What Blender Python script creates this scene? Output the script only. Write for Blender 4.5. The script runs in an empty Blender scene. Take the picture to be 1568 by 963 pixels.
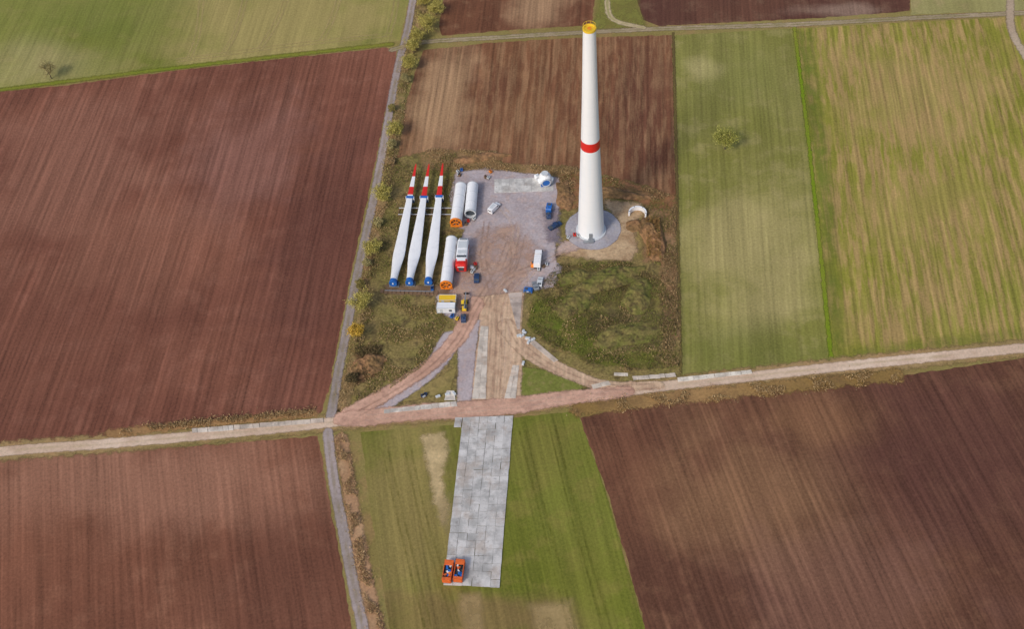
import bpy, math, random
import numpy as np
from mathutils import Vector, Matrix, noise as mnoise
random.seed(7); rng=np.random.default_rng(7)
sc=bpy.context.scene
# ---------------------------------------------------------------- camera
HC=330.0; F=1900.0; CX,CY=784.0,481.5
P=math.radians(51.2); R=math.radians(5.06)
fwd=Vector((0,math.cos(P),-math.sin(P))); up0=Vector((0,math.sin(P),math.cos(P))); r0=Vector((1,0,0))
right=r0*math.cos(R)-up0*math.sin(R); up=up0*math.cos(R)+r0*math.sin(R)
cam=bpy.data.cameras.new("camera"); camo=bpy.data.objects.new("camera",cam); sc.collection.objects.link(camo)
m=Matrix.Identity(4)
for i in range(3):
    m[i][0]=right[i]; m[i][1]=up[i]; m[i][2]=-fwd[i]
m[0][3]=0;m[1][3]=0;m[2][3]=HC
camo.matrix_world=m
cam.sensor_width=36; cam.lens=36*F/1568; cam.clip_start=1; cam.clip_end=20000
sc.camera=camo
def G(u,v,z=0.0):
    """survey point (photo measurement) -> ground coordinates in metres"""
    d=fwd+right*((u-CX)/F)-up*((v-CY)/F)
    t=(z-HC)/d.z
    return (d.x*t,d.y*t)
def GS(pts): return np.array([G(*p) for p in pts])
# ---------------------------------------------------------------- world/light
sc.view_settings.view_transform='Standard'; sc.view_settings.look='None'; sc.view_settings.exposure=0
w=bpy.data.worlds.new("World"); sc.world=w; w.use_nodes=True
nt=w.node_tree; bg=nt.nodes["Background"]; sky=nt.nodes.new("ShaderNodeTexSky"); sky.sky_type='NISHITA'
sky.sun_disc=False; EL=math.radians(42); AZ=math.radians(222)
sky.sun_elevation=EL; sky.sun_rotation=AZ; sky.dust_density=3.0; sky.air_density=1.0
nt.links.new(sky.outputs[0],bg.inputs[0]); bg.inputs[1].default_value=0.135
sun=bpy.data.lights.new("sun",'SUN'); sun.energy=1.5; sun.angle=math.radians(10); sun.color=(1,0.96,0.90)
suno=bpy.data.objects.new("sun",sun); sc.collection.objects.link(suno)
sd_=Vector((math.sin(AZ)*math.cos(EL),math.cos(AZ)*math.cos(EL),math.sin(EL)))
suno.rotation_euler=sd_.to_track_quat('Z','Y').to_euler(); suno.location=(0,0,400)
# ---------------------------------------------------------------- materials
GG=(1.42,1.36,1.28)
def lin(c,g=(1,1,1),sat=1.0):
    o=[]
    for x in c:
        x=x/255.0; o.append(x/12.92 if x<=0.04045 else ((x+0.055)/1.055)**2.4)
    l=.25*o[0]+.6*o[1]+.15*o[2]
    o=[min(max(l+(x-l)*sat,.003)*k,0.85) for x,k in zip(o,g)]
    return (o[0],o[1],o[2],1)
class NT:
    def __init__(s,name):
        s.m=bpy.data.materials.new(name); s.m.use_nodes=True; s.t=s.m.node_tree
        s.b=s.t.nodes["Principled BSDF"]; s.out=s.t.nodes["Material Output"]; s.b.inputs["Roughness"].default_value=0.9
        s.b.inputs["Specular IOR Level"].default_value=0.15
    def new(s,ty): return s.t.nodes.new(ty)
    def put(s,sock,v):
        if isinstance(v,bpy.types.NodeSocket): s.t.links.new(v,sock)
        else: sock.default_value=v
    def M(s,op,a,b=0.0,c=0.0,clamp=False):
        n=s.new("ShaderNodeMath"); n.operation=op; n.use_clamp=clamp
        s.put(n.inputs[0],a); s.put(n.inputs[1],b); s.put(n.inputs[2],c); return n.outputs[0]
    def V(s,op,a,b=None,sc_=None):
        n=s.new("ShaderNodeVectorMath"); n.operation=op; s.put(n.inputs[0],a)
        if b is not None: s.put(n.inputs[1],b)
        if sc_ is not None: s.put(n.inputs[3],sc_)
        return n.outputs[1] if op in('DOT_PRODUCT','LENGTH') else n.outputs[0]
    def noise(s,vec,scale,detail=3,rough=0.55):
        n=s.new("ShaderNodeTexNoise"); s.put(n.inputs["Vector"],vec); n.inputs["Scale"].default_value=scale
        n.inputs["Detail"].default_value=detail; n.inputs["Roughness"].default_value=rough; return n.outputs[0]
    def sstep(s,x,a,b,lo=0.0,hi=1.0):
        n=s.new("ShaderNodeMapRange"); n.interpolation_type='SMOOTHSTEP'; s.put(n.inputs[0],x)
        n.inputs[1].default_value=a;n.inputs[2].default_value=b;n.inputs[3].default_value=lo;n.inputs[4].default_value=hi; return n.outputs[0]
    def mix(s,f,a,b):
        n=s.new("ShaderNodeMix"); n.data_type='RGBA'; s.put(n.inputs[0],f); s.put(n.inputs[6],a); s.put(n.inputs[7],b); return n.outputs[2]
    def pos(s): return s.new("ShaderNodeNewGeometry").outputs["Position"]
    def attr(s,name):
        n=s.new("ShaderNodeAttribute"); n.attribute_name=name; return n.outputs["Fac"]
    def xyz(s,x,y,z=0.0):
        n=s.new("ShaderNodeCombineXYZ"); s.put(n.inputs[0],x);s.put(n.inputs[1],y);s.put(n.inputs[2],z); return n.outputs[0]
_seed=[0]
def gmat(name,c1,c2,c3=None,c3amt=0.5,rows=None,row_str=0.25,row_w=1.1,band=0.15,reg=0.0,reg_w=3.0,big=45,mid=9,fine=0.26,
         soft=0.6,amp=1.5,ascale=0.5,op=1.0,opn=0.0,rowc=None,rowc_amt=0.0,rowc_w=4.0,track=None,bump=0.0,edge=True,blobs=None,g=1.0,sat=1.14):
    _seed[0]+=1; n=NT(name); p0=n.pos(); p=n.V('ADD',p0,(_seed[0]*37.3,_seed[0]*-21.7,0)); gg=tuple(k*g for k in GG)
    L_=lambda c: lin(c,gg,sat)
    bn_=n.noise(p,1.0/big,3)
    f=n.sstep(bn_,0.35,0.65)  # broad ground tone; on fields also cloud-shadow-like patches put into the albedo
    col=n.mix(f,L_(c1),L_(c2))
    if c3 is not None:
        mn_=n.noise(p,1.0/mid,4,0.6)
        f3=n.M('MULTIPLY',n.sstep(mn_,0.48,0.66),c3amt); col=n.mix(f3,col,L_(c3))
    if blobs:
        dj=np.array(D1)/np.linalg.norm(D1); bn2=n.M('MULTIPLY',n.M('SUBTRACT',n.noise(p,0.045,4,0.6),0.5),2.2)
        for (u,v,ru,rv,cc,oo) in blobs:
            g0=G(u,v); q=n.V('SUBTRACT',p0,(g0[0],g0[1],0))
            qa=n.V('DOT_PRODUCT',q,(-dj[1]/ru,dj[0]/ru,0)); qb=n.V('DOT_PRODUCT',q,(dj[0]/rv,dj[1]/rv,0))
            L=n.M('ADD',n.V('LENGTH',n.xyz(qa,qb)),bn2); col=n.mix(n.M('MULTIPLY',n.sstep(n.M('MULTIPLY',L,-1.0),-1.35,-0.3),oo),col,L_(cc))
    fn=n.noise(p,1.2,3,0.75); val=n.M('MULTIPLY_ADD',n.M('SUBTRACT',fn,0.5),fine*4,1.0)
    if rows is not None:
        d=np.array(rows,float); d/=np.linalg.norm(d); nx,ny=-d[1],d[0]
        warp=n.M('MULTIPLY',n.M('SUBTRACT',bn_,0.5),1.2)
        a=n.M('ADD',n.V('DOT_PRODUCT',p,(nx,ny,0)),warp); b=n.V('DOT_PRODUCT',p,(d[0],d[1],0))
        s1=n.noise(n.xyz(n.M('MULTIPLY',a,1/row_w),n.M('MULTIPLY',b,0.02)),1.0,1,0.6)
        s2=n.noise(n.xyz(n.M('MULTIPLY',a,1/6.0),n.M('MULTIPLY',b,0.010),3.0),1.0,3,0.6)
        val=n.M('ADD',val,n.M('MULTIPLY',n.M('SUBTRACT',s1,0.5),row_str*3))
        val=n.M('ADD',val,n.M('MULTIPLY',n.M('SUBTRACT',s2,0.5),band*3))
        if reg>0:
            sn=n.M('SINE',n.M('MULTIPLY',a,2*math.pi/reg_w)); md=n.sstep(s2,0.35,0.6)
            val=n.M('ADD',val,n.M('MULTIPLY',n.M('MULTIPLY',sn,md),reg))
        if rowc is not None:
            s3=n.noise(n.xyz(n.M('MULTIPLY',a,1/rowc_w),n.M('MULTIPLY',b,0.05),9.0),1.0,4,0.65)
            f3=n.M('MULTIPLY',n.sstep(s3,0.42,0.6),rowc_amt)
            f3=n.M('MULTIPLY',f3,n.sstep(n.noise(p,0.035,3),0.28,0.5)); col=n.mix(f3,col,L_(rowc))
    if track is not None:
        la=n.attr('lat'); la=n.M('ADD',la,n.M('MULTIPLY',n.M('SUBTRACT',n.noise(p,0.15,2),0.5),0.8))
        mid_=n.sstep(la,0.25,0.75,1,0); mid_=n.M('MULTIPLY',mid_,n.sstep(n.noise(p,0.12,3),0.35,0.6)); col=n.mix(n.M('MULTIPLY',mid_,track[1]),col,L_(track[0]))
    col=n.V('SCALE',col,sc_=n.M('MAXIMUM',val,0.3))
    n.put(n.b.inputs["Base Color"],col)
    if bump>0:
        bn=n.new("ShaderNodeBump"); bn.inputs["Strength"].default_value=bump; bn.inputs["Distance"].default_value=0.25
        n.put(bn.inputs["Height"],fn); n.put(n.b.inputs["Normal"],bn.outputs[0])
    if edge:
        s=n.attr('sd'); nn=n.M('MULTIPLY',n.M('SUBTRACT',n.noise(p,ascale,3,0.65),0.5),amp*2)
        al=n.sstep(n.M('ADD',s,nn),-soft,soft)
        if opn>0: al=n.M('MULTIPLY',al,n.sstep(n.noise(p,0.16,3,0.65),0.5-0.2,0.5+0.2,1-opn,1))
        if op<1: al=n.M('MULTIPLY',al,op)
        tr=n.new("ShaderNodeBsdfTransparent"); mx=n.new("ShaderNodeMixShader")
        n.put(mx.inputs[0],al); n.put(mx.inputs[1],tr.outputs[0]); n.put(mx.inputs[2],n.b.outputs[0]); n.put(n.out.inputs[0],mx.outputs[0])
        n.m["mg"]=soft+amp*.6
    return n.m
ZL=[0.0]
def nz(): ZL[0]+=0.004; return ZL[0]
def segdist(X,Y,pts,closed):
    n=len(pts); D=np.full(X.shape,1e9); Wt=np.zeros(X.shape); k=n if closed else n-1
    for i in range(k):
        a=pts[i]; b=pts[(i+1)%n]; d=b[:2]-a[:2]; L=(d@d)+1e-9
        t=np.clip(((X-a[0])*d[0]+(Y-a[1])*d[1])/L,0,1)
        dd=np.hypot(X-a[0]-t*d[0],Y-a[1]-t*d[1]); q=dd<D; D[q]=dd[q]
        if len(a)>2: Wt[q]=(a[2]+t*(b[2]-a[2]))[q]
    return D,Wt
def inside(X,Y,pts):
    r=np.zeros(X.shape,bool); n=len(pts)
    for i in range(n):
        x1,y1=pts[i][:2]; x2,y2=pts[(i+1)%n][:2]
        if y1==y2: continue
        c=((y1>Y)!=(y2>Y))&(X<(x2-x1)*(Y-y1)/(y2-y1)+x1); r^=c
    return r
def gridmesh(name,X,Y,SD,LAT,mat,z,mg):
    keepv=SD>-mg
    q=keepv[:-1,:-1]|keepv[1:,:-1]|keepv[:-1,1:]|keepv[1:,1:]
    idx=np.arange(X.size).reshape(X.shape)
    f=np.stack([idx[:-1,:-1][q],idx[:-1,1:][q],idx[1:,1:][q],idx[1:,:-1][q]],1)
    used=np.unique(f); mp=np.full(X.size,-1); mp[used]=np.arange(len(used)); f=mp[f]
    co=np.stack([X.ravel()[used],Y.ravel()[used],np.full(len(used),z)],1)
    me=bpy.data.meshes.new(name); me.vertices.add(len(co)); me.vertices.foreach_set("co",co.ravel())
    me.loops.add(f.size); me.loops.foreach_set("vertex_index",f.ravel().astype(np.int32))
    me.polygons.add(len(f)); me.polygons.foreach_set("loop_start",np.arange(0,f.size,4,dtype=np.int32))
    me.update(calc_edges=True)
    a=me.attributes.new("sd",'FLOAT','POINT'); a.data.foreach_set("value",SD.ravel()[used].astype(np.float32))
    if LAT is not None:
        a=me.attributes.new("lat",'FLOAT','POINT'); a.data.foreach_set("value",LAT.ravel()[used].astype(np.float32))
    me.materials.append(mat); o=bpy.data.objects.new(name,me); sc.collection.objects.link(o); return o
def patch(name,px,mat,cell=None,world=False):
    pts=np.array(px,float) if world else GS(px); mg=mat["mg"]+0.1; mn=pts.min(0)-mg; mx=pts.max(0)+mg
    if cell is None: cell=min(3.0,max(0.6,max(mx-mn)/130))
    X,Y=np.meshgrid(np.arange(mn[0],mx[0]+cell,cell),np.arange(mn[1],mx[1]+cell,cell))
    D,_=segdist(X,Y,pts,True); SD=np.where(inside(X,Y,pts),D,-D)
    return gridmesh(name,X,Y,SD,None,mat,nz(),mg)
def field(name,px,mat,j=.55):
    """opaque field sheet with a slightly ragged outline"""
    pts=GS(px); out=[]
    for i in range(len(pts)):
        a=pts[i]; b=pts[(i+1)%len(pts)]; L=np.hypot(*(b-a)); k=max(1,int(L/1.2)); nrm=np.array([-(b-a)[1],(b-a)[0]])/L
        for q in range(k):
            c=a+(b-a)*q/k; e=mnoise.noise(Vector((c[0]*.35,c[1]*.35,2)))*j+mnoise.noise(Vector((c[0]*1.1,c[1]*1.1,5)))*j*.6
            c=c+nrm*e; out.append((c[0],c[1]))
    z=nz(); me=bpy.data.meshes.new(name); me.from_pydata([(a,b,z) for a,b in out],[],[tuple(range(len(out)))]); me.materials.append(mat)
    o=bpy.data.objects.new(name,me); sc.collection.objects.link(o); return o
def smooth(pts,k=5):
    P_=[np.array(p,float) for p in pts]; P_=[2*P_[0]-P_[1]]+P_+[2*P_[-1]-P_[-2]]; out=[]
    for i in range(1,len(P_)-2):
        for j in range(k):
            t=j/k; a,b,c,d=P_[i-1:i+3]
            out.append(0.5*((2*b)+(-a+c)*t+(2*a-5*b+4*c-d)*t*t+(-a+3*b-3*c+d)*t**3))
    out.append(P_[-2]); return np.array(out)
def ribbon(name,px,width,mat,cell=None,sm=True):
    g=GS([p[:2] for p in px]); ws=np.array([p[2] if len(p)>2 else width for p in px])[:,None]; pts=np.hstack([g,ws])
    if sm and len(pts)>2: pts=smooth(pts,4)
    mg=mat["mg"]+0.1; wm=pts[:,2].max()/2
    mn=pts[:,:2].min(0)-mg-wm; mx=pts[:,:2].max(0)+mg+wm
    if cell is None: cell=min(1.0,max(0.3,wm*0.5))
    X,Y=np.meshgrid(np.arange(mn[0],mx[0]+cell,cell),np.arange(mn[1],mx[1]+cell,cell))
    D,W=segdist(X,Y,pts,False)
    return gridmesh(name,X,Y,W/2-D,D,mat,nz(),mg)
def multi(name,lines,w,mat,offs=(0,),cell=.5):
    """many thin wheel lines as one sheet; offs are sideways offsets in metres"""
    Ls=[]
    for l in lines:
        g=smooth(GS(l),4); t=np.gradient(g,axis=0); t/=np.linalg.norm(t,axis=1)[:,None]+1e-9
        for o in offs: Ls.append(g+np.stack([-t[:,1],t[:,0]],1)*o)
    A=np.vstack(Ls); mg=mat["mg"]+.1; mn=A.min(0)-mg; mx=A.max(0)+mg
    X,Y=np.meshgrid(np.arange(mn[0],mx[0]+cell,cell),np.arange(mn[1],mx[1]+cell,cell)); D=np.full(X.shape,1e9)
    for l in Ls: D=np.minimum(D,segdist(X,Y,l,False)[0])
    return gridmesh(name,X,Y,w/2-D,None,mat,nz(),mg)
def wd(a,b):
    A=np.array(G(*a));B=np.array(G(*b)); return B-A
D1=wd((786,636),(1000*0.2+786*0.8,-1910*0.2+636*0.8))   # main field direction
DLR=wd((885,635),(990,963)); DLL=wd((505,700),(550,940)); DLC=wd((800,660),(868,963))
# ---------------------------------------------------------------- ground
gm=gmat("ground_soil_grass",(122,114,76),(112,102,66),(130,108,80),0.6,edge=False,fine=0.25)
me=bpy.data.meshes.new("ground"); S=6000
me.from_pydata([(-S,-S,0),(S,-S,0),(S,S,0),(-S,S,0)],[],[(0,1,2,3)]); me.materials.append(gm)
sc.collection.objects.link(bpy.data.objects.new("ground",me))
# ---------------------------------------------------------------- fields
m_greenUL=gmat("winter_crop_ul",(122,122,68),(106,110,54),(136,126,82),0.45,rows=D1,row_str=.18,band=.16,edge=False,g=.93,sat=1.05,
   blobs=[(430,30,55,60,(144,132,88),.85),(60,90,30,16,(146,138,100),.6),(180,30,30,30,(98,106,52),.6),(60,20,30,20,(106,112,58),.5)])
field("grass_field",[(-300,-250),(650,-250),(626,0),(612,62),(450,80),(280,100),(100,124),(0,135),(-300,170)],m_greenUL)
m_brL=gmat("ploughed_soil_l",(108,74,62),(96,64,54),(120,86,74),0.4,rows=D1,row_str=.34,band=.24,reg=.07,reg_w=3.2,edge=False,fine=.3,
   blobs=[(500,360,26,75,(82,55,49),.6),(100,260,45,45,(120,88,76),.6),(370,240,24,36,(118,88,80),.6),(60,520,45,45,(90,60,51),.45),(200,380,36,30,(116,83,70),.5)])
field("ploughed_field",[(-300,178),(0,140),(100,130),(280,106),(450,87),(590,72),(606,78),(607,100),(590,170),(570,270),(546,380),(522,500),(503,600),(490,634),(400,642),(300,652),(180,667),(0,685),(-300,716)],m_brL)
field("ploughed_field",[(678,-250),(905,-250),(911,0),(905,38),(800,44),(676,54),(672,40),(678,0)],
      gmat("ploughed_soil_t",(102,72,56),(90,62,49),(128,102,82),0.4,rows=D1,row_str=.3,band=.25,edge=False,blobs=[(825,0,14,20,(150,126,102),.7)]))
field("ploughed_field",[(975,-200),(1390,-200),(1393,16),(1250,27),(1010,39),(985,30),(975,0)],
      gmat("ploughed_soil_t2",(86,61,51),(78,54,47),(108,88,74),0.4,rows=D1,row_str=.25,band=.22,edge=False,blobs=[(1290,15,20,5,(138,120,108),.6)]))
field("grass_field",[(1395,-200),(1900,-200),(1900,-12),(1568,15),(1395,22)],
      gmat("grass_tr",(134,130,86),(124,120,74),(145,130,95),0.5,rows=D1,row_str=.1,edge=False,g=.95,sat=1.0))
m_brM=gmat("ploughed_soil_m",(104,75,57),(92,64,50),(122,93,71),0.4,rows=D1,row_str=.36,band=.24,reg=.1,reg_w=3.0,edge=False,fine=.28,rowc=(146,122,96),rowc_amt=.3,rowc_w=2.5,
   blobs=[(680,150,13,50,(148,124,100),.75),(985,170,14,50,(80,54,45),.7),(800,200,20,20,(114,87,67),.5)])
field("ploughed_field",[(648,76),(760,64),(890,57),(1029,53),(1035,305),(1000,295),(900,268),(770,255),(755,240),(640,242),(608,246),(620,160)],m_brM)
m_strip=gmat("young_crop",(122,119,71),(110,110,58),(138,130,88),0.5,rows=D1,row_str=.22,band=.17,reg=.05,reg_w=3.2,edge=False,g=.95,sat=1.04,
   blobs=[(1077,105,8,8,(172,160,118),.95),(1150,380,24,40,(150,140,98),.75),(1130,110,26,22,(112,114,62),.6),(1160,540,30,12,(100,104,54),.6)])
field("grass_field",[(1033,53),(1214,43),(1240,250),(1271,552),(1150,568),(1042,575),(1037,300)],m_strip,.3)
m_rt=gmat("stubble_field",(122,120,58),(116,116,52),(138,126,74),0.45,rows=D1,row_str=.32,band=.16,reg=.12,reg_w=2.8,edge=False,rowc=(150,128,88),rowc_amt=.9,rowc_w=2.6,g=.93,sat=1.06,
   blobs=[(1400,140,32,32,(146,129,86),.7),(1530,330,28,30,(124,120,60),.5),(1380,480,28,12,(132,122,72),.5),(1540,470,26,16,(126,124,64),.6),(1420,330,30,30,(138,124,78),.5)])
field("grass_field",[(1220,43),(1400,33),(1535,26),(1900,3),(1900,490),(1568,524),(1276,552),(1244,250)],m_rt,.3)
m_ll=gmat("ploughed_soil_ll",(110,77,63),(96,65,53),(128,95,79),0.35,rows=DLL,row_str=.28,band=.2,reg=.06,reg_w=3,edge=False,fine=.28,
   blobs=[(240,740,70,20,(134,102,87),.65),(440,900,26,30,(84,57,48),.6),(60,900,40,30,(102,69,56),.5)])
field("ploughed_field",[(-300,738),(0,704),(200,690),(400,675),(486,668),(493,700),(508,790),(524,870),(540,970),(570,1200),(-300,1200)],m_ll)
m_lc=gmat("winter_crop_lc",(104,108,46),(94,100,36),(120,112,58),0.5,rows=DLC,row_str=.26,band=.26,edge=False,g=.93,sat=1.0,
   blobs=[(610,770,16,45,(126,113,70),.85),(660,850,14,30,(122,110,66),.8),(830,690,15,12,(112,106,54),.5),(740,945,40,8,(116,96,64),.8),(650,960,18,12,(114,100,60),.7),(900,900,10,20,(104,104,46),.5)])
field("grass_field",[(552,662),(700,650),(800,638),(884,630),(930,760),(989,970),(1060,1200),(640,1200),(598,970),(570,800)],m_lc,.4)
m_lr=gmat("ploughed_soil_lr",(92,66,53),(80,56,46),(110,83,67),0.4,rows=DLR,row_str=.36,band=.24,reg=.07,reg_w=3,edge=False,fine=.28,
   blobs=[(1150,760,34,26,(120,94,73),.65),(1470,700,40,45,(74,50,46),.6),(1290,910,40,24,(106,80,70),.5),(950,700,12,40,(98,69,55),.5),(1240,640,24,10,(112,85,65),.6)])
field("ploughed_field",[(888,640),(960,622),(1100,608),(1350,580),(1568,548),(1900,512),(1900,1200),(1062,1200),(991,970),(932,760)],m_lr)
def soft_patch(name,px,c,soft,op,rows=None,**k):
    kw=dict(soft=soft,amp=soft*.8,ascale=0.05 if soft>8 else .15,op=op,rows=rows,fine=.2,opn=.5,sat=1.0); kw.update(k)
    mt=gmat(name+"_mat",c,tuple(int(x*.92) for x in c),None,**kw); return patch(name,px,mt)
soft_patch("lush_grass_patch",[(1220,45),(1244,43),(1270,250),(1296,545),(1278,550),(1245,250)],(112,124,52),2.0,.6,opn=.7)
soft_patch("lush_grass_patch",[(1300,535),(1568,505),(1900,470),(1900,488),(1568,521),(1300,546)],(120,126,60),2,.5,opn=.7)
soft_patch("sandy_patch",[(645,668),(678,662),(688,695),(676,735),(688,790),(678,805),(664,765),(654,705)],(184,164,126),1.2,.9,opn=.4,amp=1.8,ascale=.3)
soft_patch("sandy_patch",[(676,760),(694,750),(690,830),(676,800)],(160,144,106),1.5,.5,opn=.6)
soft_patch("sandy_patch",[(705,912),(735,908),(745,1000),(712,1000)],(164,142,102),1.5,.75,opn=.5)
soft_patch("sandy_patch",[(810,928),(875,920),(890,1000),(835,1000)],(160,140,100),2,.7,opn=.5)
# ---- tramlines
m_tram=gmat("tramline_pale",(166,152,114),(154,142,104),soft=.4,amp=.4,op=.6,opn=.5,fine=.15)
multi("field_track",[[(312,-40),(303,50),(288,92)],[(385,-40),(362,45),(342,82)],[(455,-40),(425,30),(398,74)],[(530,-40),(508,30),(492,62)],[(612,-40),(604,20),(594,54)],
          [(270,92),(330,84),(450,68),(600,52)]],.7,m_tram,(-.95,.95))
m_tramd=gmat("tramline_dark",(80,82,34),(88,86,42),soft=.35,amp=.4,op=.4,opn=.7,fine=.15)
multi("field_track",[[(800,660),(835,800),(880,980)],[(845,650),(880,790),(935,980)],[(590,690),(615,800),(655,960)],[(625,690),(650,800),(700,960)]],.45,m_tramd,(-.95,.95))
ribbon("grass_verge",[(-300,174),(0,137),(280,102),(450,83),(600,67)],2.2,gmat("verge_lush",(100,110,48),(112,110,60),soft=.8,amp=1))
ribbon("grass_verge",[(1216,40),(1242,250),(1273,552)],1.4,gmat("verge_lush2",(98,116,44),(112,116,56),soft=.4,amp=.8))
ribbon("grass_verge",[(1031,50),(1037,300),(1042,572)],1.0,gmat("verge_dk",(84,74,50),(96,88,54),soft=.4,amp=.6))
# ---- verges
m_dry=gmat("dry_grass",(136,116,84),(120,106,70),(148,120,88),.6,soft=1.0,amp=2.2,ascale=.35,fine=.3,sat=1.05)
R1=[(-300,722),(0,692),(150,681),(300,668),(420,657),(500,648),(560,641),(640,634),(700,630),(790,621),(860,611),(940,602),(1030,590),(1150,577),(1300,560),(1450,545),(1568,533),(1900,500)]
ribbon("grass_verge",R1,7.0,m_dry)
ribbon("grass_verge",[(170,664),(300,650),(480,633)],3.0,gmat("dry_reeds",(152,124,92),(130,104,76),soft=.8,amp=2.2,ascale=.4,op=.9))
ribbon("grass_verge",[(885,628),(1000,612),(1100,602),(1200,592),(1372,574)],5.0,gmat("dry_fringe",(144,118,86),(120,100,66),(104,84,62),.6,soft=1.0,amp=3.0,ascale=.3,op=.9,fine=.3))
HEDGE=[(650,-40),(642,30),(630,75),(618,120),(606,200),(592,275),(578,350),(565,420),(553,490),(542,560),(526,620)]
ribbon("grass_verge",HEDGE,4.5,gmat("hedge_floor",(126,108,78),(106,98,62),(150,120,92),.6,soft=1.0,amp=2,fine=.35,sat=1.05))
LSTR=[(522,672),(532,730),(545,810),(562,900),(582,980),(640,1200)]
ribbon("grass_verge",LSTR,4.4,gmat("dry_strip",(152,122,96),(134,108,84),(162,138,110),.5,soft=.8,amp=1.2,fine=.3,sat=1.05))
soft_patch("lush_grass_patch",[(912,-60),(972,-60),(978,15),(990,40),(905,45),(915,10)],(122,122,62),1.5,.85)
# ---- roads
R2=[(648,-100),(632,0),(624,45),(612,90),(600,150),(588,220),(573,300),(558,370),(543,440),(530,510),(518,570),(510,620),(506,638)]
R3=[(502,662),(506,700),(515,760),(527,820),(540,890),(551,940),(566,1010),(600,1150)]
m_tr=gmat("farm_track",(144,134,134),(130,122,120),(112,102,90),.4,soft=.35,amp=.5,track=((114,104,80),.6),fine=.2,sat=1.0)
ribbon("farm_track",R2,3.0,m_tr); ribbon("farm_track",R3,3.2,m_tr)
ribbon("farm_track",[(600,76),(650,64),(760,57),(880,50),(1000,44),(1215,37),(1400,27),(1568,19),(1800,5)],2.6,gmat("path_t",(148,134,114),(130,118,96),(114,108,74),.6,soft=.5,amp=.7,track=((110,104,68),.7),sat=1.0))
ribbon("farm_track",[(935,-50),(930,5),(940,30),(985,42)],2.2,gmat("path_t2",(170,156,128),(152,138,110),soft=.5,amp=.7,track=((120,118,68),.7),sat=1.0))
ribbon("farm_track",[(1548,-20),(1547,30),(1555,60),(1580,100)],3,gmat("path_t3",(158,144,126),(144,126,108),soft=.6,amp=.8,sat=1.0))
m_road=gmat("gravel_road",(190,172,156),(174,154,136),(156,132,114),.5,soft=.4,amp=.6,fine=.18,track=((158,142,116),.6),sat=1.0)
ribbon("gravel_road",R1,3.7,m_road)
# ---------------------------------------------------------------- construction site ground
SITE=[(607,243),(650,232),(755,233),(768,250),(885,257),(1000,288),(1035,302),(1042,575),(1000,578),(930,590),(790,610),(700,622),(545,624),(548,520),(572,400),(592,310)]
patch("rough_grass",SITE,gmat("rough_site",(118,104,70),(104,98,58),(78,68,48),.8,big=14,mid=4,fine=.6,soft=.6,amp=2.2,ascale=.35,sat=1.05))
def sp(name,px,c1,c2,c3,soft=1.0,amp=1.8,op=1,opn=0,fine=.3,big=8,mid=3,sat=1.04,**k):
    return patch(name,px,gmat(name+"_m",c1,c2,c3,.6,big=big,mid=mid,fine=fine,soft=soft,amp=amp,op=op,opn=opn,sat=sat,**k))
sp("dry_soil_bank",[(640,236),(660,228),(760,232),(766,250),(885,256),(885,270),(770,265),(700,262),(650,262)],(152,124,94),(130,106,74),(108,96,62),op=.85,opn=.5)
sp("dry_soil_bank",[(852,272),(890,262),(1000,288),(1034,300),(1036,345),(1000,320),(930,290),(925,312),(880,320),(852,320)],(148,108,80),(124,90,66),(104,96,58),op=.9,opn=.5)
sp("dry_soil_bank",[(985,320),(1034,320),(1040,520),(1015,520),(1010,400),(985,402)],(144,116,90),(124,98,72),(100,92,60),op=.9,opn=.5)
sp("bare_soil",[(918,305),(980,312),(985,325),(970,345),(975,385),(965,400),(915,398),(855,390),(880,372),(940,370),(950,340)],(166,146,120),(148,126,100),(128,104,80),op=.95)
sp("weeds_patch",[(815,462),(880,450),(900,500),(930,545),(1005,540),(1000,565),(920,560),(840,525),(808,500)],(86,98,38),(98,104,46),(112,100,62),op=.85,opn=.5,fine=.45)
sp("bare_soil",[(850,408),(960,400),(1010,430),(1000,480),(930,470),(860,450)],(102,92,58),(84,78,48),(66,58,42),op=.75,opn=.6,fine=.5)
sp("bare_soil",[(900,478),(960,472),(1030,480),(1034,535),(960,535),(910,515)],(116,102,76),(92,88,54),(72,64,46),op=.7,opn=.7,fine=.5)
sp("bare_soil",[(545,530),(585,530),(580,575),(545,590)],(114,86,68),(94,72,54),(70,56,44),op=.9,opn=.4)
sp("weeds_patch",[(797,562),(830,566),(893,590),(890,600),(797,609)],(106,110,58),(96,102,50),(122,112,74),soft=.5,amp=.8)
sp("weeds_patch",[(700,560),(690,600),(640,612),(610,618),(640,597)],(118,108,66),(130,116,76),(98,88,58),soft=.5,amp=.9)
# hardstanding
sp("gravel_pad",[(698,264),(745,258),(856,272),(858,300),(852,345),(850,395),(860,412),(848,440),(802,448),(795,475),(745,480),(700,492),(668,474),(668,448),(690,400),(712,352),(697,345),(688,300)],
   (154,147,152),(142,134,138),(160,142,136),fine=.26,soft=.6,amp=1.2,sat=1.0)
sp("gravel_pad",[(850,392),(900,378),(900,360),(858,372),(848,395)],(154,140,136),(158,134,124),(138,124,118),fine=.24,soft=.8,sat=1.0)
sp("dirt_area",[(735,352),(790,345),(826,385),(800,442),(795,475),(700,490),(690,440),(722,385)],(178,150,132),(162,134,118),(148,124,112),fine=.22,soft=2.5,amp=3,op=.7,opn=.6)
sp("dirt_area",[(590,436),(690,438),(690,455),(590,450)],(122,102,84),(106,88,72),(140,120,100),soft=.8,op=.8)
sp("wet_gravel",[(832,320),(856,320),(858,372),(838,372)],(120,114,128),(108,102,114),(134,120,120),soft=1.2,amp=2,op=.7,opn=.5,sat=1.0)
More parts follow.
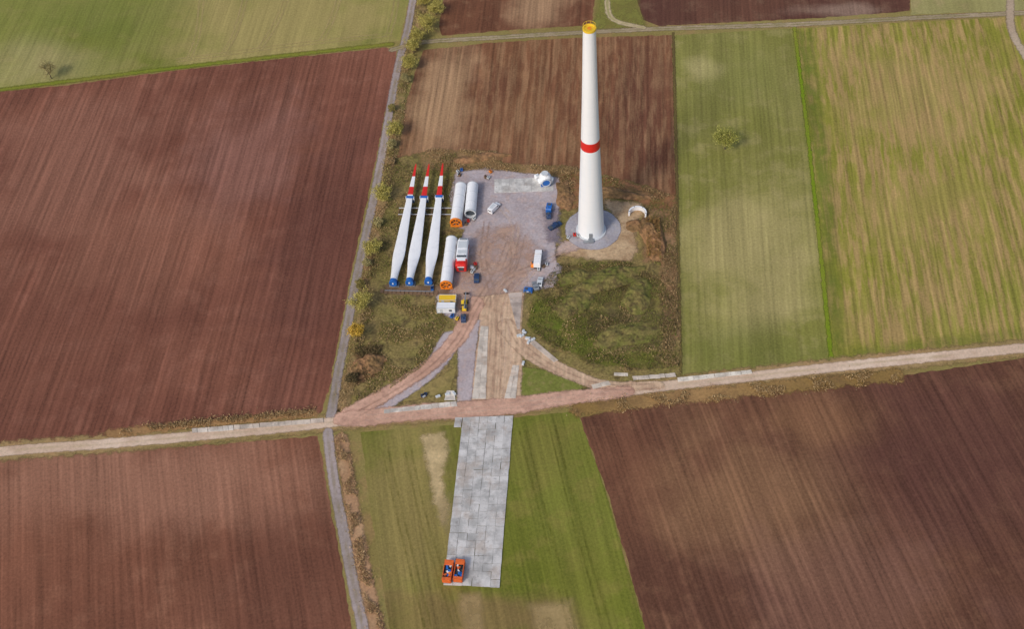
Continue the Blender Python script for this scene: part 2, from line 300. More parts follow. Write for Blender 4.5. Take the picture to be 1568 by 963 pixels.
# access roads
m_dirt=gmat("dirt_road_tan",(174,152,130),(160,136,116),(146,120,102),.6,big=12,mid=3,fine=.22,soft=.5,amp=.7,rows=D1,row_str=.25,row_w=.8,band=.1,sat=1.03)
m_red=gmat("dirt_road_red",(178,146,130),(162,130,114),(148,118,106),.6,big=12,mid=3,fine=.22,soft=.6,amp=1.1,sat=1.03)
m_grey=gmat("track_grey",(156,148,152),(144,134,138),(158,138,130),.5,big=10,mid=3,fine=.22,soft=.5,amp=.9,sat=1.0)
patch("dirt_road",[(733,455),(802,446),(797,520),(800,560),(797,612),(722,614),(722,570),(733,520)],m_dirt)
patch("dirt_road",[(700,500),(735,490),(728,540),(722,614),(700,616),(702,560)],m_grey)
ribbon("dirt_road",[(690,520),(672,550),(640,580),(596,610),(570,628)],7.0,m_grey)
ribbon("dirt_road",[(728,465,6),(705,512,6),(668,552,5),(620,586,5),(566,618,6),(532,638,6)],6,m_red)
ribbon("dirt_road",[(775,500,6),(800,530,6),(830,552,5.5),(880,576,4.5),(930,592,4),(1010,590,3)],5,m_dirt)
ribbon("dirt_road",[(522,642,5),(560,640,6.5),(640,632,6),(700,629,6.5),(790,621,6.5),(860,611,5.5),(960,600,4.4)],5,m_red)
m_wt=gmat("wheel_track",(138,114,98),(148,124,108),soft=.35,amp=.45,op=.5,opn=.7,fine=.1,sat=1.0)
m_wl=gmat("wheel_track_pale",(200,180,162),(188,170,154),soft=.35,amp=.45,op=.45,opn=.7,fine=.1,sat=1.0)
multi("wheel_track",[[(760,610),(764,540),(765,470),(790,400),(800,360)],[(748,612),(754,540),(756,460),(740,400),(745,340)],[(550,634),(600,606),(660,566),(702,520),(728,470),(760,420),(780,370)],
   [(778,490),(800,530),(850,566),(920,592),(1000,592)],[(745,470),(770,430),(830,404),(870,385)],[(770,360),(745,375),(740,400),(760,420),(785,405),(785,375),(768,360)]],.45,m_wt,(-.95,.95),.4)
multi("wheel_track",[[(775,608),(778,540),(775,470),(812,420),(830,400)],[(760,450),(790,420),(840,392),(880,378)],[(560,640),(700,630),(860,612),(960,600)],[(712,430),(740,415),(775,400),(790,350),(770,320)]],.5,m_wl,(-.95,.95),.4)
cx,cy=G(908,351)
patch("gravel_foundation",[(cx+10*math.cos(a),cy+10*math.sin(a)) for a in np.linspace(0,2*math.pi,40,endpoint=False)],
      gmat("foundation_gravel",(142,142,151),(132,130,138),(152,146,146),.5,big=6,mid=2,fine=.24,soft=.25,amp=.5,sat=1.0),world=True)
OZ=ZL[0]+0.004
# ---------------------------------------------------------------- object helpers
def pmat(name,c,rough=.5,metal=0.0,var=.12,vs=1.5,spec=.4,dirt=None,dirt_amt=.3):
    n=NT(name); p=n.pos(); f=n.noise(p,vs,4,.6); col=lin(c)
    a=n.V('SCALE',n.mix(0.0,col,col),sc_=n.M('MULTIPLY_ADD',n.M('SUBTRACT',f,.5),var*4,1.0))
    if dirt: a=n.mix(n.M('MULTIPLY',n.sstep(n.noise(p,.5,4,.65),.5,.68),dirt_amt),a,lin(dirt))
    n.put(n.b.inputs["Base Color"],a); n.b.inputs["Roughness"].default_value=rough; n.b.inputs["Metallic"].default_value=metal
    n.b.inputs["Specular IOR Level"].default_value=spec; return n.m
W_=pmat("white_paint",(240,244,248),.35,var=.02,dirt=(208,210,212),dirt_amt=.3)
M_red=pmat("red_paint",(214,44,36),.45,var=.05); M_or=pmat("orange_paint",(240,134,40),.5,var=.1); M_yel=pmat("yellow_paint",(244,196,50),.5,var=.05)
M_rust=pmat("rusty_orange_paint",(222,104,44),.6,var=.14,dirt=(150,84,52),dirt_amt=.7)
M_blue=pmat("blue_paint",(40,102,180),.45,var=.06); M_dk=pmat("dark_rubber",(40,40,42),.8,var=.1); M_gl=pmat("window_glass",(48,60,70),.15,var=.03,spec=.8)
M_gr=pmat("grey_steel",(146,150,154),.5,.3,var=.08); M_br=pmat("timber",(124,98,74),.85,var=.15); M_lg=pmat("light_grey",(200,204,206),.5,var=.05)
M_dkb=pmat("dark_blue_paint",(46,66,100),.4,var=.05); M_in=pmat("dark_interior",(74,80,86),.7)
class MB:
    def __init__(s): s.v=[];s.f=[];s.mi=[];s.sm=[];s.mats=[]
    def mt(s,m):
        if m not in s.mats: s.mats.append(m)
        return s.mats.index(m)
    def add(s,vs,fs,m,smooth=False,X=None):
        o=len(s.v); i=s.mt(m)
        for v in vs:
            v=Vector(v); s.v.append(tuple(X@v if X is not None else v))
        for f in fs: s.f.append(tuple(o+k for k in f)); s.mi.append(i); s.sm.append(smooth)
    def box(s,c,sz,m,X=None,taper=1.0):
        x,y,z=[k/2 for k in sz]; vs=[]
        for dz,t in ((-z,1),(z,taper)):
            for dx,dy in ((-x,-y),(x,-y),(x,y),(-x,y)): vs.append((c[0]+dx*t,c[1]+dy*t,c[2]+dz))
        s.add(vs,[(3,2,1,0),(4,5,6,7),(0,1,5,4),(1,2,6,5),(2,3,7,6),(3,0,4,7)],m,X=X)
    def cyl(s,p0,p1,r0,r1,m,seg=24,caps=(True,True),X=None,flip=False):
        p0=Vector(p0);p1=Vector(p1); q=(p1-p0).to_track_quat('Z','Y'); vs=[]
        for p,r in ((p0,r0),(p1,r1)):
            for k in range(seg):
                a=2*math.pi*k/seg; vs.append(p+q@Vector((math.cos(a)*r,math.sin(a)*r,0)))
        fs=[(k,(k+1)%seg,seg+(k+1)%seg,seg+k) for k in range(seg)]
        if flip: fs=[f[::-1] for f in fs]
        s.add(vs,fs,m,True,X)
        cf=[]
        if caps[0]: cf.append(tuple(range(seg))[::-1])
        if caps[1]: cf.append(tuple(range(seg,2*seg)))
        if cf: s.add(vs,cf,m,False,X)
    def ring(s,p0,p1,ro,ri,m,seg=32,X=None):
        p0=Vector(p0);p1=Vector(p1); q=(p1-p0).to_track_quat('Z','Y'); vs=[]
        for p,r in ((p0,ro),(p1,ro),(p1,ri),(p0,ri)):
            for k in range(seg):
                a=2*math.pi*k/seg; vs.append(p+q@Vector((math.cos(a)*r,math.sin(a)*r,0)))
        fs=[]
        for j in range(4):
            for k in range(seg): fs.append((j*seg+k,j*seg+(k+1)%seg,((j+1)%4)*seg+(k+1)%seg,((j+1)%4)*seg+k))
        s.add(vs,fs,m,False,X)
    def loft(s,rings,m,mf=None,X=None,caps=True):
        n=len(rings[0])
        for i in range(len(rings)-1):
            mm=mf(i) if mf else m
            s.add(list(rings[i])+list(rings[i+1]),[(k,(k+1)%n,n+(k+1)%n,n+k) for k in range(n)],mm,True,X)
        if caps:
            s.add(rings[0],[tuple(range(n))[::-1]],mf(0) if mf else m,False,X); s.add(rings[-1],[tuple(range(n))],mf(len(rings)-2) if mf else m,False,X)
    def prism(s,prof,w,m,X=None,y0=None):
        n=len(prof); y0=-w/2 if y0 is None else y0
        vs=[(a,y0,b) for a,b in prof]+[(a,y0+w,b) for a,b in prof]
        s.add(vs,[tuple(range(n)),tuple(range(2*n-1,n-1,-1))]+[((k+1)%n,k,n+k,n+(k+1)%n) for k in range(n)],m,X=X)
    def obj(s,name,loc=(0,0,0),head=0.0,bevel=0):
        me=bpy.data.meshes.new(name); me.from_pydata(s.v,[],s.f)
        for m_ in s.mats: me.materials.append(m_)
        me.polygons.foreach_set("material_index",s.mi); me.polygons.foreach_set("use_smooth",s.sm); me.update()
        o=bpy.data.objects.new(name,me); o.location=loc; o.rotation_euler=(0,0,head); sc.collection.objects.link(o)
        if bevel:
            b=o.modifiers.new("b",'BEVEL'); b.width=bevel; b.segments=2; b.limit_method='ANGLE'; b.angle_limit=math.radians(50)
        return o
def heading(a,b): d=wd(a,b); return math.atan2(d[1],d[0])
def at(u,v): x,y=G(u,v); return (x,y,OZ)
# ---------------------------------------------------------------- wind turbine tower
bx,by=G(905,353)
tm=NT("tower_concrete"); p=tm.pos(); sep=tm.new("ShaderNodeSeparateXYZ"); tm.put(sep.inputs[0],p); z=sep.outputs[2]
jm=tm.M('PINGPONG',z,1.9); joint=tm.sstep(jm,0.0,.1,1,0)
base=tm.mix(tm.sstep(tm.noise(tm.xyz(sep.outputs[0],sep.outputs[1],tm.M('MULTIPLY',z,.06)),.35,3),.35,.75),lin((238,243,248)),lin((228,233,239)))
base=tm.mix(tm.M('MULTIPLY',joint,.14),base,lin((176,182,190)))
tm.put(tm.b.inputs["Base Color"],base); tm.b.inputs["Roughness"].default_value=.55
b=MB(); TH=90.5
prof=[(0,4.75),(1,4.72),(12,4.3),(24,3.85),(41.3,3.22),(45.0,3.08),(60,2.65),(75,2.3),(86,2.06),(TH-.7,1.98)]
seg=64
for i in range(len(prof)-1):
    z0,ra=prof[i]; z1,rb=prof[i+1]
    b.cyl((0,0,z0),(0,0,z1),ra,rb,M_red if i==4 else tm.m,seg,(False,False))
b.ring((0,0,TH-.7),(0,0,TH),2.08,1.6,M_yel,48); b.cyl((0,0,TH-.7),(0,0,TH-.3),1.62,1.62,M_yel,32)
b.cyl((0,0,TH-.3),(0,0,TH-.2),.7,.7,M_or,20)
for k in range(10):
    a=k*math.pi/5; b.cyl((math.cos(a)*1.95,math.sin(a)*1.95,TH),(math.cos(a)*1.95,math.sin(a)*1.95,TH+1.1),.04,.04,M_yel,6)
b.ring((0,0,TH+1.0),(0,0,TH+1.08),2.0,1.92,M_yel,32)
b.ring((0,0,0),(0,0,.35),5.4,4.7,M_lg,64)
b.box((-.6,-4.7,2.0),(1.2,.35,2.4),M_gr); b.box((-.6,-5.6,.5),(1.8,1.6,.9),M_gr); b.box((-2.4,-5.6,.25),(1.9,1.0,.3),M_gr)
b.obj("wind_turbine_tower",(bx,by,OZ))
# ---------------------------------------------------------------- rotor blades
def blade(root,tip):
    zc=2.4; r=Vector((*G(*root,zc),zc+OZ)); t=Vector((*G(*tip,2.0),2.0+OZ)); L=(t-r).length
    b=MB(); rings=[]; NS=44; K=20
    for i in range(NS+1):
        s=i/NS
        if s<.02: ch=2.5; th=2.5; k=0
        elif s<.24: k=(s-.02)/.22; k=k*k*(3-2*k); ch=2.5+1.9*k; th=2.5-1.3*k
        else: k=1; q=(s-.24)/.76; ch=.5+3.9*(1-q)**.9; th=max(.08,1.2*(1-q)**1.1)
        if s>.985: ch*=.5
        tw=math.radians(6*(1-s)**2+3); pts=[]
        for j in range(K):
            a=2*math.pi*j/K; x=math.cos(a); y=math.sin(a)
            yy=y*(1-k*.45*(x+1)/2)
            px_=(x*.5)*ch+k*(ch-2.5)*.05; pz=yy*.5*th
            pts.append((s*L, -(px_*math.cos(tw)-pz*math.sin(tw)), px_*math.sin(tw)+pz*math.cos(tw)+.6*s*s))
        rings.append(pts[::-1])
    def mf(i):
        d=(1-(i+.5)/NS)*L
        if i==0: return M_blue
        return M_red if d<6.2 or 11.5<d<16.5 else W_
    b.loft(rings,W_,mf)
    b.ring((-.35,0,0),(.25,0,0),1.4,1.0,M_blue,28); b.cyl((-.2,0,0),(-.15,0,0),1.05,1.05,M_blue,28)
    b.cyl((-.45,0,0),(-.15,0,0),.3,.3,W_,12)
    b.box((1.2,0,-1.75),(1.6,2.8,1.2),M_dkb); b.box((1.2,0,-2.2),(2.2,3.4,.3),M_gr)
    xx=L*.70
    b.box((xx,-.1,-1.15),(1.0,2.9,1.5),M_dkb); b.box((xx,-.1,.75),(.9,2.7,.35),M_blue); b.box((xx,-1.5,-.2),(.9,.3,1.9),W_); b.box((xx,1.3,-.2),(.9,.3,1.9),W_)
    b.box((L*.6,-.2,-1.7),(.6,2.4,.7),M_gr)
    d=t-r; return b.obj("wind_turbine_blade",r,math.atan2(d.y,d.x))
for r_,t_ in (((602,434),(638,254)),((627,433),(658,254)),((656,432),(679,253))): blade(r_,t_)
b=MB(); A=at(611,326);B_=at(692,326); L=math.dist(A,B_)
for yy in (-1.6,1.6):
    b.box((L/2,yy,.45),(L,.35,.4),M_br); b.box((L/2,yy,.78),(L,.25,.2),M_lg)
for k in range(9): b.box((L*k/8,0,.2),(.35,3.8,.25),M_br)
b.obj("timber_support_rack",A,math.atan2(B_[1]-A[1],B_[0]-A[0]))
b=MB(); A=at(585,447);B_=at(668,449); L=math.dist(A,B_)
for k in range(14): b.box((L*k/13,(-1)**k*.15,.15),(1.2,1.7,.22),M_br)
b.box((L/2,.3,.34),(L*.9,.3,.12),M_gr); b.obj("timber_mat_row",A,math.atan2(B_[1]-A[1],B_[0]-A[0]))
# ---------------------------------------------------------------- tower sections lying on the ground
def section(a,c,r,mend):
    zc=r+.45; A=Vector((*G(*a,zc),zc+OZ));B=Vector((*G(*c,zc),zc+OZ)); L=(B-A).length; b=MB()
    b.cyl((.3,0,0),(L,0,0),r,r*.97,W_,48,(False,False)); b.cyl((.3,0,0),(L,0,0),r-.08,r*.97-.08,M_lg,48,(False,False),flip=True)
    b.ring((0,0,0),(.55,0,0),r+.06,r-.4,mend,48); b.ring((L-.3,0,0),(L+.05,0,0),r*.97+.05,r*.97-.25,M_lg,48)
    for k in (.33,.66): b.ring((L*k-.06,0,0),(L*k+.06,0,0),r*.99+.03,r-.1,M_lg,48)
    b.cyl((1.2,0,0),(1.3,0,0),r-.1,r-.1,M_in,32); b.cyl((L-.9,0,0),(L-.8,0,0),r-.2,r-.2,W_,32)
    if mend is not M_lg:
        for an in (0,math.pi/3,2*math.pi/3):
            b.box((.35,0,0),(.18,.28,2*r-.4),mend,X=Matrix.Rotation(an,4,'X'))
    q=mend if mend is not M_lg else M_gr
    for k in (.04,.93):
        b.box((L*k,0,-r-.1),(.8,2*r,.55),q); b.box((L*k,r*.75,-r*.7),(.5,.5,1.0),q); b.box((L*k,-r*.75,-r*.7),(.5,.5,1.0),q)
    d=B-A; b.obj("tower_section",A,math.atan2(d.y,d.x))
section((698,342),(706,285),2.15,M_or); section((720,328),(724,284),2.1,M_lg); section((683,438),(692,367),2.1,M_or)
# ---------------------------------------------------------------- nacelle
b=MB(); A=at(707,419);B_=at(711,378); L=13.0
def rr(x,w,h,z0,r=.5):
    pts=[]
    for cxx,czz,a0 in ((w/2-r,z0+h-r,0),(-w/2+r,z0+h-r,90),(-w/2+r,z0+r,180),(w/2-r,z0+r,270)):
        for k in range(4):
            a=math.radians(a0+k*30); pts.append((x,cxx+r*math.cos(a),czz+r*math.sin(a)))
    return pts
xs=[(0,3.4,3.2,.9),(.4,3.9,3.7,.6),(3,4.0,3.9,.5),(3.01,4.02,3.9,.5),(5,4.02,3.9,.5),(9,4.0,3.9,.5),(12,3.9,3.7,.6),(13,3.2,3.2,.9)]
b.loft([rr(x,w_,h_,z_) for x,w_,h_,z_ in xs],W_,lambda i:M_red if i in(0,1) else (W_))
b.box((6.2,0,4.42),(1.6,3.0,.1),M_lg); b.box((9.6,0,4.42),(3.2,3.2,.12),M_lg); b.box((4.1,0,4.46),(.8,3.4,.25),M_in); b.box((2.6,0,4.43),(1.2,3.0,.12),W_)
b.box((1.3,0,4.4),(1.0,2.6,.35),M_red); b.box((12.2,0,4.4),(.7,2.4,.5),M_gr)
for s_ in(-1,1):
    b.box((6,s_*2.02,2.2),(11,.06,.6),M_red); b.box((9.5,s_*2.03,3.3),(1.8,.06,.7),M_in); b.cyl((4.1,s_*1.2,4.4),(4.1,s_*1.2,5.6),.06,.06,M_gr,8)
b.box((-.05,0,2.2),(.12,1.8,1.6),M_in); b.box((-.08,0,3.4),(.1,2.4,.4),W_)
for k in (2,10.5): b.box((k,0,.3),(1,4.4,.5),M_gr)
d=np.array(B_)-np.array(A); b.obj("wind_turbine_nacelle",A,math.atan2(d[1],d[0]),bevel=.05)
# ---------------------------------------------------------------- hub on transport frame
b=MB(); rings=[]
for i in range(13):
    t=i/12; x=-2.6+5.0*t; r=2.35*math.sqrt(max(.02,1-abs(2*t-1.05)**2.6*.93)); rings.append([(x,r*math.cos(2*math.pi*k/28),2.7+r*math.sin(2*math.pi*k/28)) for k in range(28)])
b.loft(rings,W_)
for an in (90,210,330):
    dv=Vector((0,math.cos(math.radians(an)),math.sin(math.radians(an)))); c=Vector((.1,0,2.7))
    b.cyl(c+dv*1.6,c+dv*2.65,1.35,1.25,W_,28); b.ring(c+dv*2.6,c+dv*2.75,1.3,1.0,M_lg,28); b.cyl(c+dv*2.6,c+dv*2.7,1.0,1.0,M_lg,28)
b.cyl((2.2,0,2.7),(2.6,0,2.7),1.5,1.4,M_blue,28); b.ring((2.3,0,2.7),(2.75,0,2.7),1.75,1.45,M_lg,28)
b.box((0,0,.25),(3.6,3.6,.4),M_blue)
for sx in(-1,1):
    for sy in(-1,1): b.box((sx*1.5,sy*1.5,.8),(.3,.3,1.0),M_blue)
b.obj("wind_turbine_hub",at(835,281),math.radians(-85))
b=MB(); b.prism([(-1,0),(1,0),(1,1.2),(.6,1.7),(-.6,1.7),(-1,1.2)],1.8,W_); b.box((0,0,1.75),(1,.9,.12),M_lg); b.box((0,-.93,.8),(1,.05,.7),M_in); b.obj("generator_cabinet",at(823,274),.3,bevel=.04)
# ---------------------------------------------------------------- concrete slabs
def slabs(name,quad,nx,ny,c=(188,186,184),gap=.04,th=.12,dirt=(158,144,132),vary=.1):
    q=GS(quad); b=MB(); g=(1.2,1.18,1.15)
    n=NT(name+"_concrete"); p=n.pos(); rn=n.attr('rnd')
    col=n.mix(n.sstep(n.noise(p,.25,5,.65),.4,.65),lin(c,g),lin(tuple(int(x*.84) for x in c),g))
    col=n.mix(n.M('MULTIPLY',n.sstep(n.noise(p,.12,5,.7),.48,.66),.6),col,lin(dirt,g))
    col=n.mix(n.M('MULTIPLY',n.sstep(n.noise(p,.7,4,.7),.58,.68),.5),col,lin((112,106,104),g))
    v=n.M('MULTIPLY_ADD',n.M('SUBTRACT',rn,.5),vary*2,1.0); v=n.M('ADD',v,n.M('MULTIPLY',n.M('SUBTRACT',n.noise(p,2.5,4,.7),.5),.35))
    n.put(n.b.inputs["Base Color"],n.V('SCALE',col,sc_=v)); n.b.inputs["Roughness"].default_value=.85
    R_=[]
    for j in range(ny):
        for i in range(nx):
            u0,u1,v0,v1=i/nx,(i+1)/nx,j/ny,(j+1)/ny
            def bl(u,v): return (q[0]*(1-u)+q[1]*u)*(1-v)+(q[3]*(1-u)+q[2]*u)*v
            c4=[bl(u0,v0),bl(u1,v0),bl(u1,v1),bl(u0,v1)]; cc=sum(c4)/4
            jx=rng.normal(0,.04,2); ang=rng.normal(0,.006); zz=th+rng.uniform(-.015,.015)
            vs=[]
            for zt in (0,zz):
                for k in c4:
                    dlt=k-cc; Ln=np.linalg.norm(dlt); dlt=dlt*(1-gap/Ln); dlt=np.array([dlt[0]-ang*dlt[1],dlt[1]+ang*dlt[0]]); e=cc+dlt+jx; vs.append((e[0],e[1],zt+OZ-.02))
            b.add(vs,[(4,5,6,7),(0,1,5,4),(1,2,6,5),(2,3,7,6),(3,0,4,7)],n.m); R_+= [rng.random()]*5
    o=b.obj(name); a=o.data.attributes.new("rnd",'FLOAT','FACE'); a.data.foreach_set("value",R_); return o
slabs("concrete_slab_road",[(709,640),(786,637),(765,901),(679,897)],6,24)
slabs("concrete_slab_road",[(697,640),(708,640),(706,655),(695,655)],1,2)
slabs("concrete_crane_pad",[(757,275),(848,272),(848,293),(757,296)],8,2,c=(196,194,190))
slabs("concrete_slab_track",[(736,500),(748,500),(744,612),(723,612)],2,14,c=(200,190,178),dirt=(168,144,126))
slabs("concrete_slab_track",[(785,560),(795,560),(790,611),(772,611)],2,6,c=(200,190,178),dirt=(168,144,126))
slabs("concrete_slab_track",[(778,450),(800,448),(796,505),(792,505)],1,7,c=(180,166,156),dirt=(160,136,120))
slabs("concrete_slab_edge",[(294,657),(357,652),(358,660),(295,664)],8,1,c=(212,202,190))
slabs("concrete_slab_edge",[(358,652),(495,641),(496,648),(359,659)],14,1,c=(194,180,166),dirt=(168,146,130))
slabs("concrete_slab_edge",[(1037,579),(1150,567),(1152,573),(1038,586)],14,1,c=(216,208,194))
slabs("concrete_slab_edge",[(588,628),(698,615),(700,623),(588,634)],12,1,c=(204,196,186))
slabs("concrete_slab_edge",[(684,599),(696,599),(698,614),(680,614)],2,2,c=(204,196,186))
slabs("concrete_slab_edge",[(803,520),(812,516),(855,552),(848,556)],5,1,c=(190,176,162))
slabs("concrete_slab_edge",[(905,590),(932,584),(936,590),(908,597)],4,1,c=(194,182,168))
slabs("concrete_slab_edge",[(940,571),(962,572),(962,577),(940,576)],3,1,c=(200,190,176))
slabs("concrete_slab_edge",[(968,577),(1034,572),(1036,578),(970,583)],8,1,c=(200,188,174))
def block(u,v,n=3):
    b=MB()
    for k in range(n):
        x,y=rng.uniform(-1.4,1.4,2); h=rng.uniform(.5,.8); X=Matrix.Translation((x,y,0))@Matrix.Rotation(rng.uniform(0,3),4,'Z')
        b.box((0,0,h/2),(1.6,.8,h),M_lg,X=X,taper=.93); b.box((0,0,h+.05),(.3,.1,.1),M_gr,X=X)
    b.obj("concrete_block",at(u,v),0,bevel=.05)
for u,v,n_ in ((800,514,4),(812,523,3),(806,553,1),(690,605,2),(665,607,1),(772,446,1),(725,413,2)): block(u,v,n_)
# ---------------------------------------------------------------- vehicles and machines
def wheels(b,xs,w,r=.36,t=.25):
    for x in xs:
        for s_ in(-1,1):
            b.cyl((x,s_*(w/2-t),r),(x,s_*(w/2+.02),r),r,r,M_dk,18); b.cyl((x,s_*(w/2),r),(x,s_*(w/2+.03),r),r*.55,r*.5,M_gr,12)
def van(name,u,v,h,m,L=5.6,H=2.3):
    b=MB(); w=2.0
    prof=[(-L/2,.4),(L/2,.4),(L/2,1.0),(L/2-.25,1.15),(L/2-1.1,1.3),(L/2-1.9,H-.05),(L/2-2.1,H),(-L/2+.1,H),(-L/2,H-.15)]
    b.prism(prof,w,m); x0=L/2-1.1;x1=L/2-1.85
    b.add([(x0+.03,-w/2+.12,1.36),(x0+.03,w/2-.12,1.36),(x1+.03,w/2-.18,H-.12),(x1+.03,-w/2+.18,H-.12)],[(0,1,2,3)],M_gl)
    for s_ in(-1,1):
        b.box((L/2-2.1,s_*(w/2+.01),1.6),(.9,.03,.5),M_gl); b.box((L/2-1.3,s_*(w/2+.12),1.35),(.12,.2,.25),M_dk); b.box((L/2+.01,s_*.75,.85),(.05,.3,.2),M_lg)
    b.box((-L/2-.01,0,1.65),(.03,1.5,.5),M_gl); b.box((L/2,0,.5),(.12,w-.1,.2),M_dk); b.box((-.8,0,H+.03),(2.4,1.3,.05),M_lg)
    wheels(b,(-L/2+1.0,L/2-.95),w); b.obj(name,at(u,v),h,bevel=.06)
def car(name,u,v,h,m,L=4.5,pick=False):
    b=MB(); w=1.8
    if pick: prof=[(-L/2,.35),(L/2,.35),(L/2,.85),(L/2-.2,.98),(L/2-1.2,1.05),(L/2-1.8,1.65),(L/2-3.0,1.7),(L/2-3.1,1.0),(-L/2,1.0)]
    else: prof=[(-L/2,.35),(L/2,.35),(L/2,.75),(L/2-.15,.85),(L/2-1.1,.98),(L/2-1.8,1.44),(L/2-3.2,1.48),(-L/2+.4,1.05),(-L/2,.95)]
    b.prism(prof,w,m)
    (a0,a1)=(prof[4],prof[5]); b.add([(a0[0]-.05,-.75,a0[1]+.06),(a0[0]-.05,.75,a0[1]+.06),(a1[0]+.08,.65,a1[1]),(a1[0]+.08,-.65,a1[1])],[(0,1,2,3)],M_gl)
    a0,a1=prof[7],prof[6]; b.add([(a0[0]+.1,-.72,a0[1]+.1),(a0[0]+.1,.72,a0[1]+.1),(a1[0]-.05,.62,a1[1]+.01),(a1[0]-.05,-.62,a1[1]+.01)],[(3,2,1,0)],M_gl)
    for s_ in(-1,1): b.box((L/2-2.4,s_*(w/2+.005),1.22),(1.6,.03,.28),M_gl); b.box((L/2+.01,s_*.65,.68),(.05,.3,.15),M_lg); b.box((L/2-1.6,s_*(w/2+.1),1.0),(.15,.18,.14),m)
    if pick: b.box((-L/2+.75,0,1.02),(1.3,1.5,.06),M_in)
    wheels(b,(-L/2+.85,L/2-.85),w,.33,.22); b.obj(name,at(u,v),h,bevel=.05)
def container(name,u,v,h,m,L=6,w=2.4,H=2.6,roof=None):
    b=MB(); b.box((0,0,H/2+.1),(L,w,H-.2),m); n=int(L/.35)
    for k in range(n):
        x=-L/2+.2+(L-.4)*k/(n-1)
        for s_ in(-1,1): b.box((x,s_*(w/2+.03),H/2+.1),(.16,.06,H-.45),m)
        b.box((x,0,H+.02),(.16,w-.3,.05),roof or m)
    for sx in(-1,1):
        for sy in(-1,1): b.box((sx*(L/2),sy*(w/2),H/2+.1),(.16,.16,H),M_lg)
    for sy in(-1,1):
        b.box((0,sy*(w/2),H+.05),(L,.14,.14),M_lg); b.box((0,sy*w/2,.12),(L,.14,.16),M_gr)
    for sx in(-1,1): b.box((sx*L/2,0,H+.05),(.14,w,.14),M_lg)
    for y in(-.6,-.3,.3,.6): b.cyl((L/2+.06,y,.3),(L/2+.06,y,H-.2),.03,.03,M_gr,6)
    b.box((-L/4,-w/2-.07,1.3),(.9,.06,1.9),M_lg); b.box((L/4,-w/2-.07,1.6),(1.0,.06,.8),M_gl)
    b.obj(name,at(u,v),h)
def genset(name,u,v,h,m,L=3.4,w=1.7,H=1.9):
    b=MB(); b.prism([(-L/2,.35),(L/2,.35),(L/2,H-.3),(L/2-.3,H),(-L/2+.3,H),(-L/2,H-.3)],w,m)
    b.box((0,0,.2),(L+.3,w-.1,.25),M_gr); b.box((L*.2,0,H+.06),(.9,w*.6,.12),M_in); b.cyl((-L*.3,.3,H),(-L*.3,.3,H+.5),.09,.09,M_gr,10)
    for s_ in(-1,1):
        for k in(-1,0,1): b.box((k*L*.28,s_*(w/2+.02),H*.55),(L*.22,.04,.8),M_in if k else M_lg)
    b.box((L/2+.6,0,.3),(1.2,.12,.12),M_gr); wheels(b,(0,),w+.2,.32,.2); b.obj(name,at(u,v),h,bevel=.04)
def telehandler(name,u,v,h,m):
    b=MB(); b.prism([(-2.6,.7),(2.2,.7),(2.2,1.2),(.8,1.5),(-2.6,1.6)],1.5,m); b.box((-.2,.55,1.9),(1.5,.9,1.5),M_gl); b.box((-.2,.55,2.7),(1.7,1.0,.12),m)
    b.box((-1.4,-.6,1.5),(1.6,.8,.9),M_in)
    X=Matrix.Translation((-2.4,-.15,2.0))@Matrix.Rotation(math.radians(-2),4,'Y'); b.box((3.0,0,0),(6.0,.4,.45),M_gr,X=X); b.box((6.3,0,-.1),(1.6,.3,.35),M_gr,X=X)
    b.box((4.9,-.15,1.1),(.15,1.8,.9),M_dk)
    for s_ in(-1,1): b.box((5.5,s_*.5-.15,.7),(1.2,.12,.06),M_gr)
    wheels(b,(-1.8,1.6),2.4,.62,.42); b.obj(name,at(u,v),h,bevel=.04)
def truck(name,u,v,h,mcab,mbox,L=8.5):
    b=MB(); b.box((0,0,.75),(L,1.0,.3),M_dk)
    b.prism([(L/2-2.1,.6),(L/2,.6),(L/2,1.7),(L/2-.3,2.9),(L/2-2.1,3.0)],2.4,mcab)
    b.add([(L/2+.02,-1.05,1.75),(L/2+.02,1.05,1.75),(L/2-.25,1.0,2.75),(L/2-.25,-1.0,2.75)],[(0,1,2,3)],M_gl)
    for s_ in(-1,1): b.box((L/2-.9,s_*1.21,2.1),(.9,.04,.7),M_gl); b.box((L/2-.1,s_*1.35,2.2),(.15,.2,.6),M_dk)
    b.box((-1.2,0,1.05),(L-2.7,2.4,.2),M_gr); b.box((-1.3,0,2.2),(L-2.9,2.4,2.1),mbox)
    for k in range(6): b.box((-L/2+.6+k*(L-3.5)/5,0,3.27),(.1,2.42,.06),M_lg)
    wheels(b,(-L/2+1,-L/2+2.3,L/2-1.2),2.4,.5,.35); b.obj(name,at(u,v),h,bevel=.05)
HV=heading((780,500),(800,400))
van("white_van",757,321,heading((750,328),(763,314)),W_)
truck("box_truck",824,402,heading((823,412),(826,388)),W_,W_,7.2)
genset("orange_generator",816,408,HV+.1,M_or,2.2,1.3,1.5)
genset("blue_generator",841,322,HV,M_blue,3.6,2.0,2.2); genset("blue_generator",840,333,HV+.2,M_dkb,2.6,1.6,1.5)
car("pickup_truck",850,348,heading((842,352),(857,344)),M_dkb,5.2,True)
car("parked_car",827,434,HV,M_lg,4.3); car("parked_car",820,440,HV+.4,M_gr,4.0)
car("parked_car",730,428,HV+.15,M_dkb,4.3); genset("blue_generator",809,447,HV+1.5,M_blue,3,1.7,1.4)
container("site_office_container",684,476,heading((671,475),(698,475)),W_,6.2,2.6,2.7)
container("storage_container",686,463,heading((673,462),(700,462)),M_yel,6.0,2.5,2.4,roof=M_yel)
telehandler("telehandler",712,470,HV+.1,M_yel); genset("compressor_trailer",710,490,HV+.2,M_dkb,3,1.7,1.6)
